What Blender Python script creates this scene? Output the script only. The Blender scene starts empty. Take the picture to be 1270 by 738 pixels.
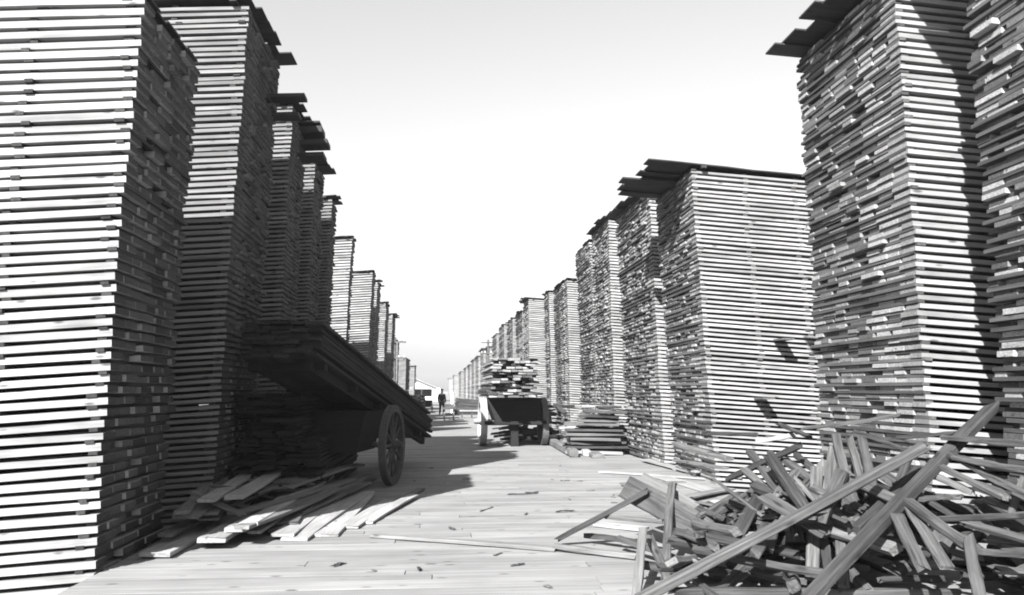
import bpy, bmesh, math, random
from mathutils import Vector, Matrix, Euler
R = random.Random(11)
S = bpy.context.scene
COL = S.collection
rad = math.radians

# ---------------------------------------------------------------- materials
def new_mat(name):
    m = bpy.data.materials.new(name); m.use_nodes = True
    n = m.node_tree.nodes; l = m.node_tree.links
    return m, n, l, n['Principled BSDF']

def wood(name, lo, hi, island=0.0, obj=0.0, rough=0.8, stain=0.35, grain=(0.7, 22, 22), bump=0.25, stain_scale=1.3):
    """grey weathered timber; lo/hi are the darkest and lightest grain, island/obj the spread between boards"""
    m, n, l, b = new_mat(name)
    tc = n.new('ShaderNodeTexCoord')
    geo = n.new('ShaderNodeNewGeometry'); oi = n.new('ShaderNodeObjectInfo')
    rnd = n.new('ShaderNodeMath'); rnd.operation = 'ADD'
    l.new(geo.outputs['Random Per Island'], rnd.inputs[0]); l.new(oi.outputs['Random'], rnd.inputs[1])
    sc = n.new('ShaderNodeMath'); sc.operation = 'MULTIPLY'; sc.inputs[1].default_value = 37.0
    l.new(rnd.outputs[0], sc.inputs[0])
    add = n.new('ShaderNodeVectorMath'); add.operation = 'ADD'
    l.new(tc.outputs['Object'], add.inputs[0]); l.new(sc.outputs[0], add.inputs[1])
    mp = n.new('ShaderNodeMapping'); mp.inputs['Scale'].default_value = grain
    l.new(add.outputs[0], mp.inputs[0])
    nz = n.new('ShaderNodeTexNoise'); nz.inputs['Scale'].default_value = 1.6
    nz.inputs['Detail'].default_value = 6; nz.inputs['Roughness'].default_value = 0.65
    l.new(mp.outputs[0], nz.inputs['Vector'])
    r = n.new('ShaderNodeValToRGB')
    r.color_ramp.elements[0].position = 0.32; r.color_ramp.elements[0].color = (lo, lo, lo, 1)
    r.color_ramp.elements[1].position = 0.68; r.color_ramp.elements[1].color = (hi, hi, hi, 1)
    l.new(nz.outputs['Fac'], r.inputs[0])
    ns = n.new('ShaderNodeTexNoise'); ns.inputs['Scale'].default_value = stain_scale; ns.inputs['Detail'].default_value = 4
    l.new(add.outputs[0], ns.inputs['Vector'])
    ms = n.new('ShaderNodeMapRange'); ms.inputs['From Min'].default_value = 0.35; ms.inputs['From Max'].default_value = 0.7
    ms.inputs['To Min'].default_value = 1.0 + stain * 0.25; ms.inputs['To Max'].default_value = 1.0 - stain
    l.new(ns.outputs['Fac'], ms.inputs['Value'])
    mi = n.new('ShaderNodeMapRange'); mi.inputs['To Min'].default_value = 1 - island; mi.inputs['To Max'].default_value = 1 + island
    l.new(geo.outputs['Random Per Island'], mi.inputs['Value'])
    mo = n.new('ShaderNodeMapRange'); mo.inputs['To Min'].default_value = 1 - obj; mo.inputs['To Max'].default_value = 1 + obj
    l.new(oi.outputs['Random'], mo.inputs['Value'])
    m1 = n.new('ShaderNodeMath'); m1.operation = 'MULTIPLY'; l.new(ms.outputs[0], m1.inputs[0]); l.new(mi.outputs[0], m1.inputs[1])
    m2 = n.new('ShaderNodeMath'); m2.operation = 'MULTIPLY'; l.new(m1.outputs[0], m2.inputs[0]); l.new(mo.outputs[0], m2.inputs[1])
    vm = n.new('ShaderNodeVectorMath'); vm.operation = 'SCALE'
    l.new(r.outputs[0], vm.inputs[0]); l.new(m2.outputs[0], vm.inputs['Scale'])
    kv = n.new('ShaderNodeTexVoronoi'); kv.inputs['Scale'].default_value = 1.0
    km = n.new('ShaderNodeMapping'); km.inputs['Scale'].default_value = [(2.2, 7, 7)[0] if g < 5 else 7 for g in grain]
    l.new(add.outputs[0], km.inputs[0]); l.new(km.outputs[0], kv.inputs['Vector'])
    kr = n.new('ShaderNodeMapRange'); kr.inputs['From Min'].default_value = 0.07; kr.inputs['From Max'].default_value = 0.15
    kr.inputs['To Min'].default_value = 0.35; kr.inputs['To Max'].default_value = 1.0
    l.new(kv.outputs['Distance'], kr.inputs['Value'])
    vk = n.new('ShaderNodeVectorMath'); vk.operation = 'SCALE'
    l.new(vm.outputs[0], vk.inputs[0]); l.new(kr.outputs[0], vk.inputs['Scale'])
    l.new(vk.outputs[0], b.inputs['Base Color'])
    b.inputs['Roughness'].default_value = rough
    b.inputs['Specular IOR Level'].default_value = 0.25
    if bump:
        bp = n.new('ShaderNodeBump'); bp.inputs['Strength'].default_value = bump; bp.inputs['Distance'].default_value = 0.006
        l.new(nz.outputs['Fac'], bp.inputs['Height']); l.new(bp.outputs[0], b.inputs['Normal'])
    return m

def plain(name, v, rough=0.7, var=0.25, scale=6.0, metal=0.0):
    m, n, l, b = new_mat(name)
    tc = n.new('ShaderNodeTexCoord')
    nz = n.new('ShaderNodeTexNoise'); nz.inputs['Scale'].default_value = scale; nz.inputs['Detail'].default_value = 7
    l.new(tc.outputs['Object'], nz.inputs['Vector'])
    r = n.new('ShaderNodeValToRGB')
    a, c = v * (1 - var), v * (1 + var)
    r.color_ramp.elements[0].position = 0.35; r.color_ramp.elements[0].color = (a, a, a, 1)
    r.color_ramp.elements[1].position = 0.65; r.color_ramp.elements[1].color = (c, c, c, 1)
    l.new(nz.outputs['Fac'], r.inputs[0]); l.new(r.outputs[0], b.inputs['Base Color'])
    b.inputs['Roughness'].default_value = rough; b.inputs['Metallic'].default_value = metal
    return m

M_LONG = wood('pine_board', 0.19, 0.32, island=0.2, obj=0.16, stain=0.38, bump=0.2)
M_LONG_SHADE = wood('shaded_pine_board', 0.11, 0.21, island=0.2, obj=0.18, stain=0.3, bump=0.2)  # same pine with shade put into its colour, for the shaded left stacks
M_ENDL = wood('sawn_board_end_shaded', 0.010, 0.05, island=0.80, stain=0.3, grain=(6, 22, 60), bump=0.2)  # left row's board ends, darkened in colour for their shaded alley face
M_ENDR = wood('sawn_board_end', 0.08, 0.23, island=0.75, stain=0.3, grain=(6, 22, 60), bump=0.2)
M_STICKL = wood('sticker_wood_shaded', 0.014, 0.035, island=0.4, obj=0.4, grain=(22, 0.7, 22))  # left copy of the sticker wood, shade mixed into its tone
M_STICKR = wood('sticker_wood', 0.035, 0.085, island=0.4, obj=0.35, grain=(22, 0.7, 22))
M_ROOF = wood('weathered_roof_board', 0.025, 0.05, island=0.3)
M_DECK = wood('plank_deck', 0.15, 0.235, island=0.08, stain=0.26, grain=(0.35, 9, 9), bump=0.35, stain_scale=0.7)
M_SCRAP = wood('weathered_scrap', 0.02, 0.09, obj=0.45, stain=0.45, grain=(1.2, 26, 26), bump=0.5)
M_LOOSE = wood('grey_loose_board', 0.08, 0.16, obj=0.3, stain=0.3, grain=(0.9, 20, 20), bump=0.4)
M_PALE = wood('pale_loose_board', 0.19, 0.31, obj=0.12, stain=0.25, grain=(0.9, 20, 20), bump=0.3)
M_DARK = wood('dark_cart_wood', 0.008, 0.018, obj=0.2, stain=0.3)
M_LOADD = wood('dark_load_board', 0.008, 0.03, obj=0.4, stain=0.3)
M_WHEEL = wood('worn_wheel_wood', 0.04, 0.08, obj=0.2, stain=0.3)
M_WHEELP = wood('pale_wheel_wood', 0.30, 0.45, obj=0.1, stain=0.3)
M_IRON = plain('rusty_iron', 0.10, 0.55, 0.4, 30, 0.6)
M_DIRT = plain('dirt', 0.20, 0.95, 0.35, 3.0)
M_WALL = plain('whitewashed_wall', 0.62, 0.85, 0.08, 1.2)
M_TIN = plain('grey_roof', 0.22, 0.7, 0.2, 1.5)
M_VOID = plain('dark_opening', 0.02, 0.9, 0.2)
M_CLOTH = plain('dark_cloth', 0.012, 0.9, 0.3, 20)
M_SKIN = plain('skin', 0.30, 0.6, 0.1, 20)
M_WHITE = plain('white_paint', 0.78, 0.6, 0.05)
M_POLE = plain('pole_wood', 0.07, 0.85, 0.3, 8)

# ---------------------------------------------------------------- mesh helpers
class MB:
    def __init__(s): s.v = []; s.f = []; s.m = []
    def quad(s, a, b, c, d, m=0): s.f.append((a, b, c, d)); s.m.append(m)
    def board(s, x0, x1, y0, y1, z0, z1, mats=(0, 1), axis=0, seg=1, warp=0.0, rr=None, yaw=0.0, tilt=0.0):
        """a board running along axis (0: x, 1: y); mats = (side, end); seg rings along it carry the warp"""
        rr = rr or R; n0 = len(s.v)
        for i in range(seg + 1):
            t = i / seg
            dz = rr.uniform(-warp, warp); dw = rr.uniform(-warp, warp)
            if axis == 0:
                x = x0 + (x1 - x0) * t; o = yaw * (x - x0); q = tilt * (x - x0)
                ps = [(x, y0 + dw + o, z0 + dz + q), (x, y1 + dw + o, z0 + dz + q), (x, y1 + dw + o, z1 + dz + q), (x, y0 + dw + o, z1 + dz + q)]
            else:
                y = y0 + (y1 - y0) * t; o = yaw * (y - y0); q = tilt * (y - y0)
                ps = [(x1 + dw + o, y, z0 + dz + q), (x0 + dw + o, y, z0 + dz + q), (x0 + dw + o, y, z1 + dz + q), (x1 + dw + o, y, z1 + dz + q)]
            s.v += ps
        flip = (x1 < x0) if axis == 0 else (y1 < y0)
        for i in range(seg):
            a = n0 + 4 * i; b = a + 4
            for k in range(4):
                k2 = (k + 1) % 4
                q = (a + k, a + k2, b + k2, b + k)
                s.f.append(q[::-1] if not flip else q); s.m.append(mats[0])
        e = n0 + 4 * seg
        f1 = (n0, n0 + 1, n0 + 2, n0 + 3); f2 = (e + 3, e + 2, e + 1, e)
        if not flip: f1, f2 = f1[::-1] , f2[::-1]
        s.f.append(f1[::-1] if not flip else f1); s.m.append(mats[1])
        s.f.append(f2[::-1] if not flip else f2); s.m.append(mats[1])
    def box(s, x0, x1, y0, y1, z0, z1, m=0): s.board(min(x0, x1), max(x0, x1), y0, y1, z0, z1, (m, m))
    def prism(s, pts, y0, y1, m=0):
        """outline in x,z extruded along y"""
        n0 = len(s.v); n = len(pts)
        s.v += [(p[0], y0, p[1]) for p in pts] + [(p[0], y1, p[1]) for p in pts]
        s.f.append(tuple(n0 + i for i in range(n))); s.m.append(m)
        s.f.append(tuple(n0 + n + i for i in reversed(range(n)))); s.m.append(m)
        for i in range(n):
            j = (i + 1) % n
            s.f.append((n0 + j, n0 + i, n0 + n + i, n0 + n + j)); s.m.append(m)
    def tube(s, p0, p1, r0, r1, seg=8, m=0):
        p0 = Vector(p0); p1 = Vector(p1); d = (p1 - p0).normalized()
        a = d.orthogonal().normalized(); b = d.cross(a); n0 = len(s.v)
        for p, r in ((p0, r0), (p1, r1)):
            for i in range(seg):
                t = 2 * math.pi * i / seg
                s.v.append(tuple(p + (a * math.cos(t) + b * math.sin(t)) * r))
        for i in range(seg):
            j = (i + 1) % seg
            s.f.append((n0 + i, n0 + j, n0 + seg + j, n0 + seg + i)); s.m.append(m)
        s.f.append(tuple(n0 + i for i in reversed(range(seg)))); s.m.append(m)
        s.f.append(tuple(n0 + seg + i for i in range(seg))); s.m.append(m)
    def ring(s, r0, r1, w, seg=40, m=0, y0=None):
        """annulus round the local y axis (a wheel rim), radii r0<r1, width w"""
        n0 = len(s.v); yc = 0 if y0 is None else y0
        for i in range(seg):
            t = 2 * math.pi * i / seg; c, d = math.cos(t), math.sin(t)
            for r, y in ((r0, yc - w / 2), (r1, yc - w / 2), (r1, yc + w / 2), (r0, yc + w / 2)):
                s.v.append((r * c, y, r * d))
        for i in range(seg):
            a = n0 + 4 * i; b = n0 + 4 * ((i + 1) % seg)
            for k in range(4):
                k2 = (k + 1) % 4
                s.f.append((a + k, b + k, b + k2, a + k2)); s.m.append(m)
    def mesh(s, name, mats, smooth=False):
        me = bpy.data.meshes.new(name); me.from_pydata(s.v, [], s.f)
        for m in mats: me.materials.append(m)
        me.polygons.foreach_set('material_index', s.m)
        if smooth: me.polygons.foreach_set('use_smooth', [True] * len(s.f))
        bm = bmesh.new(); bm.from_mesh(me); bmesh.ops.recalc_face_normals(bm, faces=bm.faces); bm.to_mesh(me); bm.free()
        me.update(); return me
    def build(s, name, mats, parent=None, smooth=False):
        o = bpy.data.objects.new(name, s.mesh(name, mats, smooth)); COL.objects.link(o)
        if parent: o.parent = parent
        return o

def tag(o, label=None, cat=None, group=None, kind=None):
    if label: o['label'] = label
    if cat: o['category'] = cat
    if group: o['group'] = group
    if kind: o['kind'] = kind
    return o
def empty(name, loc, rz=0.0):
    o = bpy.data.objects.new(name, None); COL.objects.link(o)
    o.location = loc; o.rotation_euler = (0, 0, rz); o.empty_display_size = 0.2
    return o
def copy_tree(o, parent=None):
    c = o.copy(); COL.objects.link(c); c.parent = parent
    for ch in list(o.children): copy_tree(ch, c)
    return c

# ---------------------------------------------------------------- camera
EYE = Vector((0, 0, 1.65)); F = 1000.0
cam = bpy.data.cameras.new('camera'); co = bpy.data.objects.new('camera', cam); COL.objects.link(co)
co.location = EYE; co.rotation_euler = (rad(90 + 6.6), 0, rad(-4.83))
cam.sensor_width = 36; cam.lens = 36 * F / 1270; cam.clip_end = 4000; cam.clip_start = 0.05
S.camera = co
CM = Euler(co.rotation_euler).to_matrix()
def P(px, py, Y):
    """the place at depth Y along the alley that was measured at photo position px, py"""
    d = CM @ Vector((px - 635, -(py - 369), -F)); k = Y / d.y
    return EYE + d * k
def G(px, py, z=0.0):
    d = CM @ Vector((px - 635, -(py - 369), -F)); return EYE + d * ((z - EYE.z) / d.z)

# ---------------------------------------------------------------- lumber stacks
XL, XR = -3.14, 4.85
ZB = -0.72
def course_mesh(s, W, t, rr, mats, seg=5, gap=0.03, ragged=0.012, L=4.9):
    b = MB(); y = rr.uniform(-0.012, 0.015)
    first = True
    while y < W - 0.08:
        w = rr.choice((0.2, 0.25, 0.3, 0.3, 0.36)); w = min(w, W + 0.01 - y)
        a = rr.gauss(0, ragged)
        if rr.random() < 0.15: a += rr.uniform(0.02, 0.09)
        if rr.random() < 0.05: a -= rr.uniform(0.02, 0.05)
        if first: a = rr.gauss(-0.01, ragged * 0.6)
        e = L + rr.gauss(0, 0.05)
        th = t * rr.uniform(0.84, 1.0)
        b.board(s * a, s * e, y, y + w, 0, th, seg=seg, warp=0.005 if seg > 1 else 0, rr=rr, yaw=s * rr.uniform(-0.003, 0.003))
        y += w + abs(rr.gauss(gap * 0.6, gap)) * (1 if not first else 0.5) + 0.004
        if rr.random() < 0.08: y += 0.06
        first = False
    return b.mesh('board_course', mats)
def one_sticker(W, g, rr, mat):
    b = MB(); w = rr.uniform(0.07, 0.10)
    b.board(0, w, rr.uniform(-0.015, 0.03), W + rr.uniform(-0.03, 0.03), 0, g, axis=1, mats=(0, 0), seg=3, warp=0.002, rr=rr, yaw=rr.uniform(-0.012, 0.012))
    return b.mesh('sticker', [mat])
def sticker_mesh(s, W, g, rr, mat, L=4.9):
    b = MB()
    us = [(rr.uniform(0.0, 0.10) if s < 0 else rr.uniform(-0.035, 0.01))] + [0.96 * k + rr.uniform(-0.03, 0.03) for k in range(1, 5)] + [L - 0.12]
    for k, u in enumerate(us):
        w = rr.uniform(0.07, 0.10)
        b.board(min(s * u, s * (u + w)), max(s * u, s * (u + w)), rr.uniform(-0.015, 0.03), W + rr.uniform(-0.03, 0.03), 0, g, axis=1, mats=(0, 0),
                seg=3, warp=0.002, rr=rr, yaw=rr.uniform(-0.012, 0.012))
    return b.mesh('sticker', [mat])

def stack(side, y0, y1, H, pitch, t, lean, label, roof=None, detail=2, slope=0.07, x=None, seed=0, curve=0.0, group=None, L=4.9, shade_tone=False):
    """side -1 left / +1 right of the alley; boards run away from the alley, their ends face it"""
    rr = random.Random(1000 + seed)
    s = side; X = x if x is not None else (XL if s < 0 else XR); W = y1 - y0
    root = empty('lumber_stack', (X, y0, ZB))
    tag(root, label, 'lumber stack', group or ('lumber stacks along the left side of the alley' if s < 0 else 'lumber stacks along the right side of the alley'))
    mats = [M_LONG_SHADE if shade_tone else M_LONG, M_ENDL if s < 0 else M_ENDR]; stm = M_STICKL if s < 0 else M_STICKR  # left side and shade-toned stacks take the copies with painted shade
    g = pitch - t; ang = math.atan(slope) * s      # the boards fall away from the alley
    n = int((H - ZB) / pitch)
    pool = None; spool = [one_sticker(W, g, rr, stm) for _ in range(14)] if detail >= 2 else None
    if detail < 2:
        pool = [(course_mesh(s, W, t, rr, mats, seg=1, L=L), sticker_mesh(s, W, g, rr, stm, L)) for _ in range(9)]
    # skids under the first course
    for u in (0.1, 1.6, 3.2, 4.6):
        b = MB(); b.board(min(s * u, s * (u + 0.2)), max(s * u, s * (u + 0.2)), -0.05, W + 0.05, 0, 0.25, axis=1, mats=(0, 0))
        sk = b.build('skid', [M_ROOF], root); sk.location.z = -0.25 - slope * u
    wob = 0.0; last = None
    for i in range(n):
        z = 0.02 + i * pitch; wz = z + ZB
        wob = wob * 0.88 + rr.gauss(0, 0.004)
        off = -s * (lean * wz + curve * math.sin(math.pi * max(0, min(1, wz / H))) ) + wob
        if detail >= 2: cm, sm = course_mesh(s, W, t, rr, mats, L=L), None
        else: cm, sm = rr.choice(pool)
        c = bpy.data.objects.new('board_course', cm); COL.objects.link(c); c.parent = root
        c.location = (off, rr.gauss(0, 0.008), z)
        c.rotation_euler = (rr.gauss(0, 0.002), ang + rr.gauss(0, 0.0025), rr.gauss(0, 0.002))
        if sm:
            k = bpy.data.objects.new('sticker_layer', sm); COL.objects.link(k); k.parent = c; k.location = (0, 0, t); k['kind'] = 'stuff'
        else:
            us = [(rr.uniform(0.0, 0.10) if s < 0 else rr.uniform(-0.035, 0.01))] + [0.96 * j + rr.uniform(-0.05, 0.05) for j in range(1, 5)] + [L - 0.12]
            for u in us:
                k = bpy.data.objects.new('sticker', rr.choice(spool)); COL.objects.link(k); k.parent = c
                k.location = (u if s > 0 else -u - 0.08, 0, t)
        last = (off, z)
    # roof of rough boards run out over the alley
    if roof:
        ov, n_b, lift, jag = roof
        bz = last[1] + pitch
        for u in (0.15, 2.4, 4.6):
            b = MB(); b.board(min(s * u, s * (u + 0.1)), max(s * u, s * (u + 0.1)), -0.1, W + 0.1, 0, lift, axis=1, mats=(0, 0))
            rb = b.build('roof_bearer', [M_ROOF], root); rb.location = (last[0], 0, bz); rb.rotation_euler = (0, ang, 0)
        step = (W + 0.16) / n_b
        for i in range(n_b):
            b = MB(); w = step * (1.25 if i % 2 else 0.95)
            o = ov + rr.uniform(-jag, jag) if jag else ov
            b.board(-s * o, s * (L + 0.2), 0, w, 0, 0.022, (0, 0), seg=12, warp=0.012, rr=rr)
            q = b.build('roof_board', [M_ROOF], root)
            q.location = (last[0], -0.1 + i * step, bz + lift + (0.034 if i % 2 else 0.0)); q.rotation_euler = (0, ang * 1.0 + rr.uniform(-0.008, 0.008), rr.uniform(-0.025, 0.025))
    return root, last

def projecting(root, last, s, items, H):
    """single boards left sticking out of a stack: (y, w, reach, dz, thick)"""
    for y, w, reach, dz, th in items:
        b = MB(); b.board(-s * reach, s * 1.5, 0, w, 0, th, (0, 0), seg=3, warp=0.004)
        o = b.build('projecting_board', [M_ROOF], root); o.location = (last[0], y, last[1] + dz)
        o.rotation_euler = (0, s * 0.06, 0)

# left side -------------------------------------------------------------
r_, l_ = stack(-1, 7.86, 9.73, 5.62, 0.106, 0.070, 0.027, 'nearest stack on the left, thick bright board edges cut off by the photo edge', (-0.06, 6, 0.1, 0.02), seed=1, curve=-0.03)
r_, l_ = stack(-1, 11.57, 13.9, 7.3, 0.088, 0.052, 0.032, 'very tall stack second on the left, sunlit above, shaded below, roof boards jutting out', (0.15, 6, 0.05, 0.16), seed=2, shade_tone=True)
projecting(r_, l_, -1, [(1.7, 0.3, 0.55, -0.7, 0.06), (1.9, 0.3, 0.42, -0.95, 0.06)], 7)
r_, l_ = stack(-1, 15.5, 17.2, 7.2, 0.088, 0.052, 0.02, 'third lumber stack on the left with three thick planks sticking out at its top', (0.12, 5, 0.04, 0.06), seed=3, shade_tone=True)
projecting(r_, l_, -1, [(0.9, 0.3, 0.4, 0.0, 0.04), (0.9, 0.5, 0.45, -0.2, 0.13), (1.0, 0.5, 0.55, -0.42, 0.1), (1.0, 0.5, 0.48, -0.68, 0.09)], 7)
stack(-1, 18.4, 19.9, 6.95, 0.088, 0.052, 0.02, 'fourth lumber stack on the left, narrow with only its top courses in sun', (0.2, 4, 0.04, 0.1), seed=4, shade_tone=True)
stack(-1, 21.1, 22.1, 6.75, 0.088, 0.054, 0.025, 'fifth lumber stack on the left, a thin sliver just before the fully bright one', (0.15, 4, 0.04, 0.05), seed=5, shade_tone=True)
stack(-1, 28.2, 29.2, 7.0, 0.10, 0.065, 0.035, 'sixth lumber stack on the left, its front bright white from top to wagon load', (0.03, 5, 0.02, 0.02), seed=6, x=-3.5)
stack(-1, 33.0, 34.6, 6.55, 0.10, 0.062, 0.03, 'seventh lumber stack on the left, bright upper half and shaded lower half', (0.04, 5, 0.03, 0.02), detail=1, seed=7)
stack(-1, 36.0, 38.2, 6.5, 0.10, 0.062, 0.025, 'eighth lumber stack on the left, a narrow bright front topped by one jutting board', (0.1, 5, 0.04, 0.1), detail=1, seed=8)
stack(-1, 42.0, 44.6, 6.2, 0.10, 0.062, 0.02, 'ninth lumber stack on the left, a slim bright strip lower than its neighbours', (0.1, 5, 0.03, 0.05), detail=1, seed=9)
stack(-1, 47.3, 50.6, 6.1, 0.10, 0.062, 0.02, 'tenth lumber stack on the left, last of the close row before the utility pole', (0.25, 5, 0.03, 0.1), detail=1, seed=10)
stack(-1, 59.5, 61.5, 5.3, 0.10, 0.062, 0.01, 'bright distant lumber stack on the left just behind the utility pole', (0.03, 5, 0.03, 0.02), detail=1, seed=11, x=-3.4)
stack(-1, 67.0, 75.0, 4.3, 0.10, 0.062, 0.01, 'dark low lumber stack on the left behind the dark loaded buggy', (0.1, 8, 0.03, 0.1), detail=1, seed=12)
stack(-1, 88.0, 93.0, 4.3, 0.10, 0.062, 0.0, 'farthest left lumber stack, small and pale beside the gabled shed', (0.1, 6, 0.03, 0.1), detail=1, seed=13)
# right side ------------------------------------------------------------
r_, l_ = stack(1, 4.1, 6.75, 6.6, 0.088, 0.052, 0.024, 'nearest stack on the right, cut off by the right edge of the photo', (0.5, 6, 0.05, 0.1), seed=21, x=4.93)
r_, l_ = stack(1, 7.75, 10.1, 6.1, 0.084, 0.049, 0.02, 'towering stack second on the right, jagged roof overhanging, a shadow band on its front', (0.32, 7, 0.05, 0.17), seed=22)
r_, l_ = stack(1, 14.24, 16.8, 5.76, 0.086, 0.046, 0.055, 'third lumber stack on the right with the broadest bright front and a deep roof overhang', (0.8, 7, 0.05, 0.17), seed=23)
projecting(r_, l_, 1, [(0.9, 0.4, 1.1, 0.05, 0.03)], 5)
# two short boards that stick out of its bright front and throw slanting shadows
for u, z in ((1.25, 2.55), (0.85, 1.5)):
    b = MB(); b.board(-0.12, 0.10, -0.42, 0.5, 0, 0.03, (0, 0), axis=1)
    o = b.build('loose_front_board', [M_STICKR], r_); o.location = (u, 0, z - ZB)
stack(1, 17.66, 21.2, 6.3, 0.086, 0.056, 0.035, 'fourth lumber stack on the right, partly hidden behind the overhanging roof of the third', (0.25, 6, 0.03, 0.1), seed=24)
stack(1, 22.6, 25.3, 6.6, 0.088, 0.056, 0.02, 'fifth lumber stack on the right, dark topped, rising behind the neat small board pile', (0.15, 5, 0.03, 0.08), seed=25)
stack(1, 25.7, 28.6, 6.5, 0.088, 0.056, 0.02, 'sixth lumber stack on the right, rounded shaggy top against the sky', (0.05, 5, 0.03, 0.06), seed=26, curve=-0.08)
stack(1, 30.8, 34.7, 5.95, 0.09, 0.058, 0.015, 'seventh lumber stack on the right, lower with a thin roof edge', (0.08, 5, 0.03, 0.05), detail=1, seed=27)
stack(1, 36.1, 38.0, 6.2, 0.09, 0.058, 0.015, 'eighth lumber stack on the right, a pale narrow one above the parked wagon', (0.1, 4, 0.03, 0.05), detail=1, seed=28)
stack(1, 43.0, 46.0, 6.6, 0.10, 0.062, 0.01, 'ninth lumber stack on the right with a wide sunlit front straight above the wagon load', (0.3, 5, 0.03, 0.12), detail=1, seed=29, x=4.6)
stack(1, 49.0, 53.5, 6.5, 0.10, 0.062, 0.01, 'tenth lumber stack on the right, just left of the wide sunlit front', (0.15, 5, 0.03, 0.1), detail=1, seed=30)
stack(1, 56.0, 61.0, 6.7, 0.10, 0.062, 0.01, 'eleventh lumber stack on the right, pale, its top level with the wagon load sides', (0.1, 5, 0.03, 0.1), detail=1, seed=31)
stack(1, 64.0, 70.0, 6.9, 0.10, 0.062, 0.01, 'twelfth lumber stack on the right, hazy and pale behind the wagon load', (0.1, 5, 0.03, 0.1), detail=1, seed=32)
stack(1, 73.0, 80.0, 6.8, 0.10, 0.062, 0.01, 'thirteenth lumber stack on the right, half hidden by the wagon load', (0.1, 5, 0.03, 0.1), detail=1, seed=33)
# the far end of the right row: simpler towers, each one body and one roof
def far_stack(y0, y1, H, label, seed, X=XR):
    rr = random.Random(seed); W = y1 - y0
    root = empty('lumber_stack', (X, y0, ZB)); tag(root, label, 'lumber stack', 'lumber stacks along the right side of the alley')
    b = MB(); p = 0.16; n = int((H - ZB) / p)
    for i in range(n):
        z = i * p; o = rr.gauss(0, 0.03)
        b.board(o, 4.9, rr.uniform(-0.03, 0.03), W, z, z + 0.1, (0, 1))
        b.board(0.06 + o, 4.8, 0.06, W - 0.06, z + 0.1, z + p, (0, 1))
    b.build('board_courses', [M_LONG, M_ENDR], root)
    b = MB(); b.board(-0.25, 5.1, -0.15, W + 0.15, 0, 0.06, (0, 0), seg=4, warp=0.03); o = b.build('roof_cover', [M_ROOF], root); o.location.z = n * p; o.rotation_euler.y = 0.07
for i, (a, c, h, lab, *xx) in enumerate([
        (86, 94, 6.4, 'distant lumber stack beside the small pole on the right of the alley'),
        (99, 108, 6.9, 'distant stack, first one beyond the small pole on the right'),
        (113, 124, 6.6, 'distant stack, second one beyond the small pole on the right'),
        (130, 142, 6.7, 'far pale stack, third beyond the small pole on the right'),
        (150, 165, 6.5, 'far pale stack, fourth beyond the small pole on the right'),
        (176, 195, 6.8, 'far faint stack, second from the end of the right row'),
        (205, 235, 6.6, 'faint lumber stack where the right row starts to bend', 4.4),
        (255, 285, 6.6, 'second last faint stack of the right row near the vanishing point', 3.3),
        (310, 340, 6.4, 'last and faintest stack of the right row near the vanishing point', 1.9)]):
    far_stack(a, c, h, lab, 500 + i, *xx)

# ---------------------------------------------------------------- ground and deck
b = MB(); b.quad(0, 1, 2, 3)
b.v += [(-1500, -300, 0), (1500, -300, 0), (1500, 2500, 0), (-1500, 2500, 0)]
g = b.build('ground', [M_DIRT]); g.location.z = -0.75; tag(g, kind='structure')
b = MB(); y = -8.0; rr = random.Random(5); row = 0
while y < 150:
    w = rr.choice((0.2, 0.23, 0.25, 0.25, 0.3)); j = rr.uniform(-1.5, 3.0); dz = rr.uniform(-0.004, 0.004)
    seg = 4 if y < 40 else 1
    b.board(-3.12, j - 0.004, y, y + w - rr.uniform(0.008, 0.02), -0.06, dz, (0, 0), seg=seg, warp=0.0015, rr=rr)
    b.board(j + 0.004, 4.83, y + rr.uniform(-0.002, 0.002), y + w - rr.uniform(0.005, 0.014), -0.06, rr.uniform(-0.004, 0.004), (0, 0), seg=seg, warp=0.0015, rr=rr)
    y += w
b.board(-3.12, 4.83, 150, 400, -0.06, 0, (0, 0))
tag(b.build('plank_deck', [M_DECK]), kind='structure')
b = MB()
for x in (-2.9, -1.4, 0.1, 1.6, 3.1, 4.5): b.board(x, x + 0.15, -8, 150, -0.75, -0.064, (0, 0), axis=1)
tag(b.build('deck_joists', [M_DARK]), kind='structure')

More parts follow.
